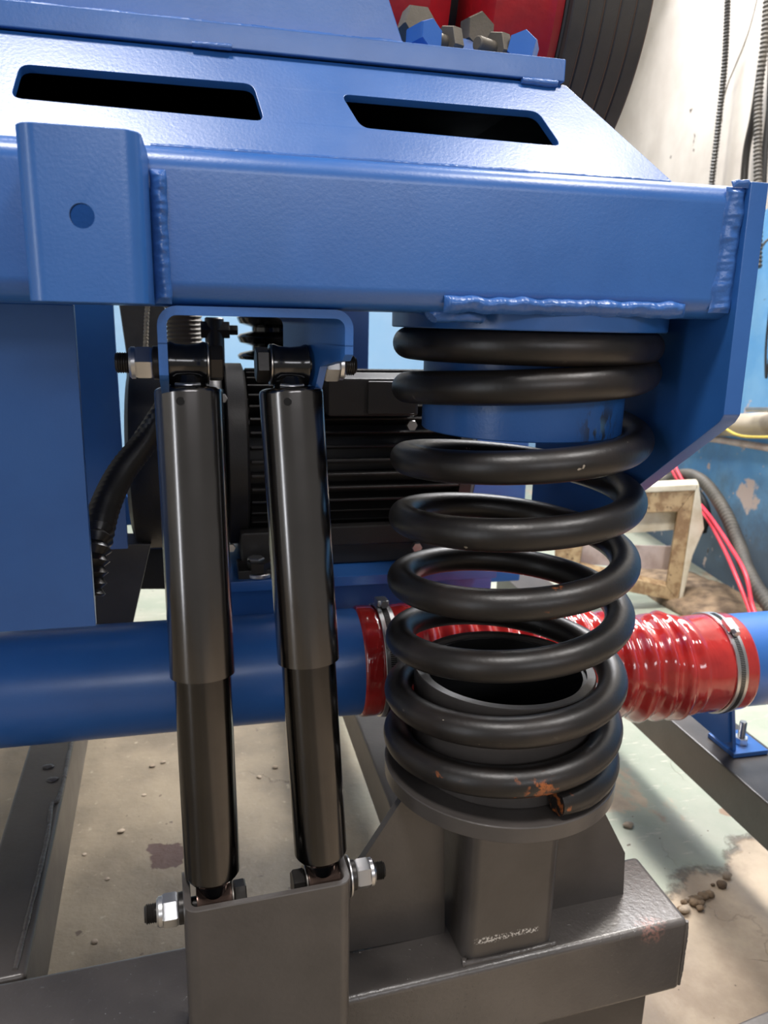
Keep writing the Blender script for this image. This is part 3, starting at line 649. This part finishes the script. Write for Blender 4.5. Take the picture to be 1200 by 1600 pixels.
H = thing('hose_coupling', 'wrinkled glossy red flexible hose joining the two blue pipes behind the spring', 'hose', (.45, PY, .47))
def hz(x): 
    t_ = min(1, max(0, (x-.26)/(.70-.26))); t_ = t_*t_*(3-2*t_); return .4975+(.449-.4975)*t_
bm = bmesh.new(); xs = [.190+i*.0025 for i in range(int((.782-.190)/.0025)+1)]; rings = []; SEG = 96
rn = random.Random(3)
ph = [rn.uniform(0, 6.28) for _ in range(12)]
for i, x in enumerate(xs):
    c = Vector((x, PY, hz(x))); ring_ = []
    rib = 0.5-0.5*cos(2*pi*(x-.26+.004*sin(x*37))/.030); mid = min(1, max(0, (x-.255)/.02))*min(1, max(0, (.700-x)/.03))
    for j in range(SEG):
        a = 2*pi*j/SEG
        wr = .0012*sin(3*a+x*40+ph[0])+.0005*sin(7*a-x*70+ph[1])+.0008*sin(2*a+x*90+ph[2])
        wr2 = .0007*sin(5*a+x*45+ph[3])+.0005*sin(11*a-x*30+ph[4])
        rr = .0745+mid*(rib*.0085-.002+wr*1.2)+wr2*mid+.0005*sin(4*a+x*80)
        cl = min(abs(x-.222), abs(x-.748))
        if cl < .009: rr -= .0012
        if i in (0, len(xs)-1): rr = .0715
        ring_.append(bm.verts.new(c+Vector((0, cos(a), sin(a)))*rr))
    rings.append(ring_)
for A_, B_ in zip(rings, rings[1:]):
    for j in range(SEG): bm.faces.new((A_[j], A_[(j+1) % SEG], B_[(j+1) % SEG], B_[j]))
obj('hose_wall', bm, 'red_hose', H, smooth=80)
def clamp(x, wdt, phi, tilt=0):
    zc = hz(x)
    b = obj('hose_clamp', ring((x-wdt/2, PY, zc), (1, 0, 0), wdt, .0770, .0745, 96, .0004), 'zinc', H)
    bm = bmesh.new()
    for i in range(110):
        a = radians(-110+i*1.9)
        y_, z_ = -cos(a), sin(a)
        p = Vector((x, PY, zc))+Vector((0, y_, z_))*.0771; tn = Vector((0, -z_, y_)) if True else 0
        u = Vector((1, 0.12, 0)); nrm = Vector((0, y_, z_))
        tv = nrm.cross(Vector((1, 0, 0))); q = [p+Vector((1, 0, 0))*sx*wdt*.20+tv*st*.0008 for sx, st in ((-1, -1), (1, -1), (1, 1), (-1, 1))]
        add_prism(bm, [v-nrm*.0002 for v in q], nrm*.0006)
    s = obj('band_slots', bm, 'dark_bolt', b, loc=(0, 0, 0)); s['kind'] = 'stuff'
    pc = Vector((x, PY, zc))+Vector((0, -cos(phi), sin(phi)))*.082
    tv = Vector((0, sin(phi), cos(phi)))
    obj('screw_housing', prism([pc-tv*.012+Vector((-.008, 0, 0))-Vector((0, -cos(phi), sin(phi)))*.005, pc-tv*.012+Vector((.008, 0, 0))-Vector((0, -cos(phi), sin(phi)))*.005,
        pc+tv*.012+Vector((.008, 0, 0))-Vector((0, -cos(phi), sin(phi)))*.005, pc+tv*.012+Vector((-.008, 0, 0))-Vector((0, -cos(phi), sin(phi)))*.005], Vector((0, -cos(phi), sin(phi)))*.009, .002), 'zinc', b, loc=(0, 0, 0))
    obj('screw', hexprism(pc-tv*.019, tv, .008, .010, .001), 'zinc', b, loc=(0, 0, 0))
clamp(.748, .018, radians(66)); clamp(.226, .020, radians(95))
# clear band on the left cuff
# ------------------------------------------------------------------ motor
Mo = thing('electric_motor', 'black finned electric motor on a blue shelf behind the shock absorbers', 'motor', (.15, 1.21, .593))
MY, MZ = 1.21, .742
obj('end_cover', lathe([(0, .05), (0, .125), (.006, .137), (.014, .141), (.12, .143), (.128, .140), (.134, .132)], (-.108, MY, MZ), (1, 0, 0), 72), 'motor', Mo)
obj('end_flange', lathe([(0, .136), (.002, .140), (.026, .140), (.030, .130)], (.030, MY, MZ), (1, 0, 0), 72), 'motor', Mo)
obj('stator_body', lathe([(0, .112), (.36, .112)], (.045, MY, MZ), (1, 0, 0), 72), 'motor', Mo)
fin0 = None
for i in range(40):
    a = radians(i*9+4.5)
    if abs(((math.degrees(a)-270+180) % 360)-180) < 24: continue
    if fin0 is None:
        fin0 = obj('cooling_fin', box(0, .31, -.0018, .0018, .108, .1325, .0006, 1), 'motor', Mo, loc=(.062-.15, MY-1.21, MZ-.593)); f = fin0
    else:
        f = fin0.copy(); COL.objects.link(f)
    f.rotation_euler = (a, 0, 0)
obj('drive_end_shield', lathe([(0, .134), (.018, .134), (.028, .12), (.045, .06), (.05, .04)], (.372, MY, MZ), (1, 0, 0), 72), 'motor', Mo)
tb0, tb1 = at(512, 590, Y=1.06), at(652, 650, Y=1.06)
o = obj('terminal_box', box(tb0.x, tb1.x, 1.055, 1.16, tb1.z, tb0.z, .004), 'motor', Mo)
obj('terminal_lid', box(tb0.x+.055, tb1.x-.004, 1.049, 1.056, tb1.z+.004, tb0.z-.004, .002), 'motor', o, loc=(0, 0, 0))
fz0, fz1 = at(385, 915, Y=1.07).z, at(385, 838, Y=1.07).z
obj('foot_rail', box(.045, .38, 1.085, 1.30, .594, .648, .004), 'motor', Mo)
obj('foot_pad', box(.155, .33, 1.075, 1.095, .625, .655, .003), 'motor', Mo)
for px, py in ((348, 622), (361, 855)):
    c = at(px, py, Y=1.075); obj('cover_screw', hexprism(c, (0, -1, 0), .006, .011, .001), 'zinc', Mo)
for px, py in ((642, 664), (650, 854)):
    c = at(px, py, Y=1.07); obj('cover_screw', hexprism(c, (0, -1, 0), .008, .014, .001), 'zinc', Mo)
fo = at(400, 878, Y=1.06)
o = obj('mounting_foot', box(fo.x-.026, fo.x+.030, 1.04, 1.10, fo.z-.030, fo.z-.006, .002), 'motor', Mo)
obj('nut', hexprism((fo.x, 1.06, fo.z-.006), (0, 0, 1), .013, .021, .001, .3), 'zinc', o, loc=(0, 0, 0))
obj('lock_nut', hexprism((fo.x+.004, 1.052, .600), (0, 0, 1), .016, .030, .001, .3), 'dark_bolt', Mo)
obj('washer', ring((fo.x+.004, 1.052, .5935), (0, 0, 1), .006, .019, .008, 32, .001), 'zinc', Mo)

# pulleys and fittings seen through the bracket
c = at(432, 520, Y=1.30)
prof = [(-.045, .03)]
for i in range(3):
    z0 = -.042+i*.030; prof += [(z0, .062), (z0+.005, .064), (z0+.009, .060), (z0+.014, .040), (z0+.020, .040), (z0+.026, .060)]
prof += [(.055, .062), (.058, .03)]
tag(obj('grooved_pulley', lathe(prof, c, (0, 0, 1), 64), 'black_gloss'), 'small shiny black grooved pulley seen through the blue shock bracket', 'pulley')
c = at(288, 520, Y=1.35); tag(obj('flexible_duct', corrugated([c-Vector((0, 0, .12)), c, c+Vector((0, 0, .2))], .030, .007, .003), 'hose_grey'), 'grey-beige corrugated duct seen above the left shock absorber', 'duct')
c = at(335, 512, Y=1.20)
t = thing('black_fitting', 'small black tee fitting behind the top of the left shock absorber', 'fitting', c)
obj('tee_body', cyl(c-Vector((0, 0, .09)), (0, 0, 1), .105, .014, 24, .002), 'black', t)
obj('side_nut', hexprism(c+Vector((-.020, 0, -.003)), (1, 0, 0), .042, .024), 'black', t)
obj('side_bolt', hexprism(c+Vector((.022, 0, -.003)), (1, 0, 0), .012, .014), 'dark_bolt', t)
# dark strap, rope, corrugated cable left
s0, s1, s2 = at(212, 470, Y=1.5), at(214, 560, Y=1.5), at(200, 700, Y=1.5)
bm = prism([s0+Vector((-.030, 0, 0)), s0+Vector((.05, 0, 0)), s1+Vector((.055, 0, 0)), s2+Vector((.07, 0, 0)), s2+Vector((-.005, 0, 0)), s1+Vector((-.018, 0, 0))], (0, .02, 0), .004)
tag(obj('dark_strap', bm, 'hose_dusty'), 'dark vertical strap hanging behind the blue column', 'strap')
pts = [at(231, 470, Y=1.4), at(229, 500, Y=1.4), at(227, 560, Y=1.4)]
tag(obj('rope', sweep(resample(spline(pts, 20), .003), lambda i: .0034+.0012*(i % 2), 8), 'rope'), 'thin pale twisted rope beside the dark strap', 'rope')
pts = [at(258, 640, Y=1.06), at(226, 690, Y=1.0), at(190, 738, Y=.93), at(165, 790, Y=.86), at(150, 850, Y=.80), at(138, 930, Y=.78)]
tag(obj('corrugated_conduit', corrugated(pts, .0165, .0110, .0052), 'hose_black'), 'black corrugated conduit curving down behind the left blue column', 'conduit')

# ------------------------------------------------------------------ red exciter housings, pulley and belts behind the top
t = thing('exciter_housing', 'glossy red painted cast housing behind the hex bolts on the top flange', 'housing', (.27, 1.1, 1.1))
obj('housing_drum', lathe([(0, .10), (0, .205), (.012, .215), (.095, .215), (.105, .207), (.125, .19), (.13, .12)], (.155, 1.10, 1.35), (1, 0, 0), 96), 'red', t)
obj('bearing_cover', lathe([(0, .10), (0, .205), (.01, .22), (.062, .225), (.074, .235), (.083, .235), (.083, .1)], (.312, 1.10, 1.35), (1, 0, 0), 96, cap=False), 'red', t)
obj('shaft', cyl((.15, 1.10, 1.35), (1, 0, 0), .243, .11, 48), 'black', t)
t = thing('belt_pulley', 'large black grooved drive pulley beside the red housing', 'pulley', (.445, 1.1, 1.1))
pr_ = [(0, .05), (0, .236)]
for i in range(5): z0 = .002+i*.0187; pr_ += [(z0, .238), (z0+.003, .2285), (z0+.0155, .2285), (z0+.0185, .238)]
pr_ += [(.098, .05)]
obj('rim', lathe(pr_, (.396, 1.10, 1.35), (1, 0, 0), 128), 'belt', t)
names = ['nearest the red housing', 'second from the red housing', 'middle one of five', 'second from the open side', 'outermost on the open side']
b0 = None
for i in range(5):
    x = .396+.0021+i*.0187
    if b0 is None:
        b0 = obj('drive_belt', lathe([(.0005, .229), (.0005, .2475), (.002, .2492), (.0165, .2492), (.018, .2475), (.018, .229)], (0, 0, 0), (1, 0, 0), 128, cap=False), 'belt'); o = b0
        ed = obj('worn_edge', lathe([(.0178, .229), (.0178, .2478), (.0188, .2478), (.0188, .229)], (0, 0, 0), (1, 0, 0), 128, cap=False), 'belt_edge'); ed.parent = o; e_ = ed
    else:
        o = b0.copy(); COL.objects.link(o); e_ = ed.copy(); COL.objects.link(e_); e_.parent = o
    o.location = (x, 1.10, 1.35)
    tag(o, 'worn black rubber drive belt on the large pulley, ' + names[i], 'belt', 'drive belts on the large pulley')

# ------------------------------------------------------------------ things on and by the right wall
def wl_(px, py, off=0.0):                          # point on the right wall plane (off metres in front of it)
    d = rgt*((px-600)/FPX)+upv*((800-py)/FPX)+fwd; q = wp-wn*off; tt = (q-CO).dot(wn)/d.dot(wn); return CO+d*tt
tag(obj('wall_conduit', corrugated([wl_(1139, -60, .05), wl_(1133, 90, .05), wl_(1122, 200, .05), wl_(1111, 300, .05), wl_(1104, 420, .05)], .0125, .012, .004), 'hose_black'), 'black corrugated conduit hanging straight down the cream wall, left of the cable bundle', 'conduit')
tag(obj('wall_conduit', corrugated([wl_(1203, -60, .06), wl_(1195, 60, .06), wl_(1186, 140, .06), wl_(1184, 220, .06), wl_(1185, 320, .06), wl_(1184, 420, .06)], .015, .014, .004), 'hose_dusty'), 'dusty ribbed grey conduit at the right edge of the cream wall', 'conduit')
tag(obj('wall_hose', sweep(spline([wl_(1190, 100, .03), wl_(1178, 180, .03), wl_(1166, 240, .03), wl_(1161, 320, .03), wl_(1160, 420, .03)], 12), .013, 14), 'hose_black'), 'smooth dark hose hanging just behind the dusty ribbed conduit', 'hose')
tag(obj('wall_cable', sweep(spline([wl_(1206, 60, .03), wl_(1203, 160, .03), wl_(1196, 230, .03), wl_(1190, 330, .03)], 12), .011, 12), 'rubber'), 'black cable at the very right edge behind the ribbed conduit', 'cable')
tag(obj('thin_wire', sweep(spline([wl_(1190, -30, .02), wl_(1168, 55, .02), wl_(1138, 130, .02), wl_(1129, 165, .02), wl_(1128, 190, .02)], 12), .0022, 8), 'brown_bolt'), 'thin brown wire hanging diagonally on the cream wall', 'wire')
tag(obj('wall_pipe', sweep([wl_(1060, 667, .05), wl_(1275, 660, .05)], .040, 24), 'pipe_beige'), 'dirty beige pipe running along the blue wall', 'pipe')
tag(obj('wall_pipe', sweep([wl_(1040, 677, .03), wl_(1130, 688, .03), wl_(1275, 712, .03)], .013, 16), 'pipe_pink'), 'thin pinkish white pipe below the beige pipe on the blue wall', 'pipe')
tag(obj('wall_bracket', sweep([wl_(1168, 640, .10), wl_(1275, 640, .10)], .008, 12), 'steel'), 'short metal rod sticking out above the beige wall pipe', 'rod')
tag(obj('yellow_wire', sweep(spline([wl_(1125, 664, .10), wl_(1150, 679, .11), wl_(1180, 683, .11), wl_(1240, 682, .11)], 12), .005, 10), 'yellow'), 'thin yellow wire sagging in front of the beige wall pipe', 'wire')
tag(obj('loop_wire', sweep(spline([wl_(1202, 560, .05), wl_(1197, 590, .05), wl_(1197, 540, .05), wl_(1203, 480, .05)], 12), .004, 10), 'rubber'), 'thin black wire loop on the blue wall at the right edge', 'wire')
tag(obj('pale_wire', sweep(spline([wl_(1215, 365, .03), wl_(1196, 378, .03), wl_(1185, 396, .03)], 12), .004, 10), 'pipe_beige'), 'short pale wire on the upper blue wall', 'wire')
tag(obj('drain_pipe', sweep(spline([wl_(940, 775, .05), wl_(1000, 750, .05), wl_(1035, 738, .05), wl_(1052, 748, .045)], 12), .04, 24), 'pipe_beige'), 'dirty pale bent pipe low on the wall behind the broken panel frame', 'pipe')
tag(obj('corrugated_hose', corrugated([wl_(1030, 760, .05), wl_(1065, 742, .10), wl_(1098, 752, .12), wl_(1130, 795, .13), wl_(1152, 845, .15), wl_(1172, 900, .2), wl_(1215, 965, .22)], .024, .017, .0045), 'hose_dusty'), 'dusty grey corrugated hose arching down the wall onto the floor', 'hose')
tag(obj('black_cable', sweep(spline([wl_(1060, 748, .07), wl_(1090, 770, .07), wl_(1104, 800, .06), wl_(1098, 830, .05)], 12), .016, 12), 'rubber'), 'black cable loop behind the corner of the broken panel frame', 'cable')
for i, (dx, dy, lab) in enumerate(((0, 0, 'pinkish red cable on the wall side running down to the floor, left strand'), (9, -4, 'pinkish red cable beside its twin, right strand'))):
    tag(obj('red_cable', sweep(spline([wl_(1040+dx, 700+dy, .13), wl_(1052+dx*.6, 738+dy, .14), wl_(1078+dx*.5, 778+dy, .14), wl_(1105+dx*.4, 810+dy, .17), wl_(1130+dx*1.0, 855+dy, .2), wl_(1150+dx*1.6, 900+dy, .24), wl_(1168+dx*.8, 945, .25), wl_(1178+dx, 975, .26)], 12), .0065, 12), 'pink'), lab, 'cable', 'pair of red cables')
tag(obj('floor_cable', sweep(spline([at(1085, 905, Z=.008), at(1115, 918, Z=.008), at(1145, 935, Z=.008), at(1175, 965, Z=.008), at(1230, 1000, Z=.008)], 12), .007, 10), 'rubber'), 'thin black cable lying on the floor by the right wall', 'cable')
# broken rusty panel frame leaning near the wall
YF = 2.22
def fp(px, py, y=None):
    base = at(px, py, Y=YF); return at(px, py, Y=YF+(base.z)*0.15)
t = thing('panel_frame', 'broken rusty panel frame with white plastic edge leaning by the blue wall', 'frame', at(1063, 945, Y=YF))
TL, TR, BR_, BL = (868, 775), (1086, 765), (1060, 940), (866, 903)
tl, tr_, br_, bl = (918, 803), (1059, 800), (1041, 916), (905, 885)
dep = Vector((.03, .05, 0))
for nm_, P in (('top_rail', [TL, TR, tr_, tl]), ('side_rail', [TR, BR_, br_, tr_]), ('bottom_rail', [BR_, BL, bl, br_]), ('side_rail', [BL, TL, tl, bl])):
    obj(nm_, prism([fp(*p) for p in P], dep, .003), 'rusty', t)
obj('white_edge', prism([fp(868, 775)-dep*.1, fp(868, 766)-dep*.1, fp(1091, 756)-dep*.1, fp(1087, 766)-dep*.1], dep*1.6, .003), 'white_plastic', t)
obj('white_edge', prism([fp(1086, 766)-dep*.1, fp(1092, 757)-dep*.1, fp(1100, 826)-dep*.1, fp(1082, 868)-dep*.1, fp(1064, 945)-dep*.1, fp(1060, 940)-dep*.1], dep*1.6, .003), 'white_plastic', t)
obj('backing_panel', prism([fp(905, 795)+dep, fp(1064, 795)+dep, fp(1060, 834)+dep, fp(905, 845)+dep], dep*.1), 'white_plastic', t)
obj('inner_shelf', prism([fp(900, 858)+dep*1.2, fp(1050, 862)+dep*1.2, fp(1046, 900)+dep*1.2, fp(900, 890)+dep*1.2], dep*.1), 'pipe_pink', t)
# sacking / rubble heap on the floor by the wall
bm = bmesh.new(); bmesh.ops.create_icosphere(bm, subdivisions=4, radius=1)
c = wl_(1165, 945, .10); c.z = 0
rn = random.Random(5)
from mathutils import noise as mn
for v in bm.verts:
    p = v.co; q = mn.noise(p*1.8)*.25+mn.noise(p*5)*.08
    v.co = Vector((p.x*.16, p.y*.42, max(-.01, p.z*.055)))*(1+q)
tag(obj('rubble_heap', xform(bm, Matrix.Translation(c+Vector((-.06, .1, 0)))), 'rubble', smooth=60), 'low heap of brown dirt and rubble where the floor meets the blue wall', 'rubble')
c = at(1078, 933, Z=.012); bm = bmesh.new(); bmesh.ops.create_icosphere(bm, subdivisions=2, radius=.018); 
for v in bm.verts: v.co = Vector((v.co.x*1.5, v.co.y, v.co.z*.4))*(1+.3*mn.noise(v.co*60))
tag(obj('plastic_scrap', xform(bm, Matrix.Translation(c)), 'litter'), 'small pale blue plastic scrap beside the panel frame', 'scrap')
# chips and stones on the floor
def chip(px, py, r, mat='stone', seed=0, lab=None, grp=None, flat=.5):
    c = at(px, py, Z=0); bm = bmesh.new(); bmesh.ops.create_icosphere(bm, subdivisions=2, radius=r)
    for v in bm.verts: v.co = Vector((v.co.x*1.25, v.co.y, v.co.z*flat))*(1+.45*mn.noise(v.co*(0.9/r)+Vector((seed, seed*2.1, 0))))
    zm = min(v.co.z for v in bm.verts)
    o = obj('concrete_chip', bm, mat, loc=(c.x, c.y, -zm-.0005), smooth=60); return tag(o, lab or 'tiny pale concrete chip on the floor between side rail and shocks', 'debris', grp)
for i, (px, py) in enumerate(((132, 1336), (255, 1192), (238, 1198), (168, 1374), (148, 1472), (190, 1300), (225, 1243), (405, 1215), (430, 1200))):
    chip(px, py, .0035+.001*(i % 3), seed=i, grp='tiny chips under the machine')
rc = random.Random(11)
for i in range(26):
    px = 1086+rc.gauss(0, 15); py = 1409-(px-1086)*.75+rc.gauss(0, 9)
    chip(px, py, rc.uniform(.0035, .0085), 'rubble' if i % 3 else 'stone', seed=i+20, grp='rubble at the floor crack', lab='rough concrete crumb at the broken floor edge right of the base frame', flat=.7)
chip(982, 1292, .009, seed=41, lab='pale rounded stone beside the spring seat on the green floor')
chip(1082, 1197, .005, 'white_plastic', 43, 'small white paint fleck on the green floor')
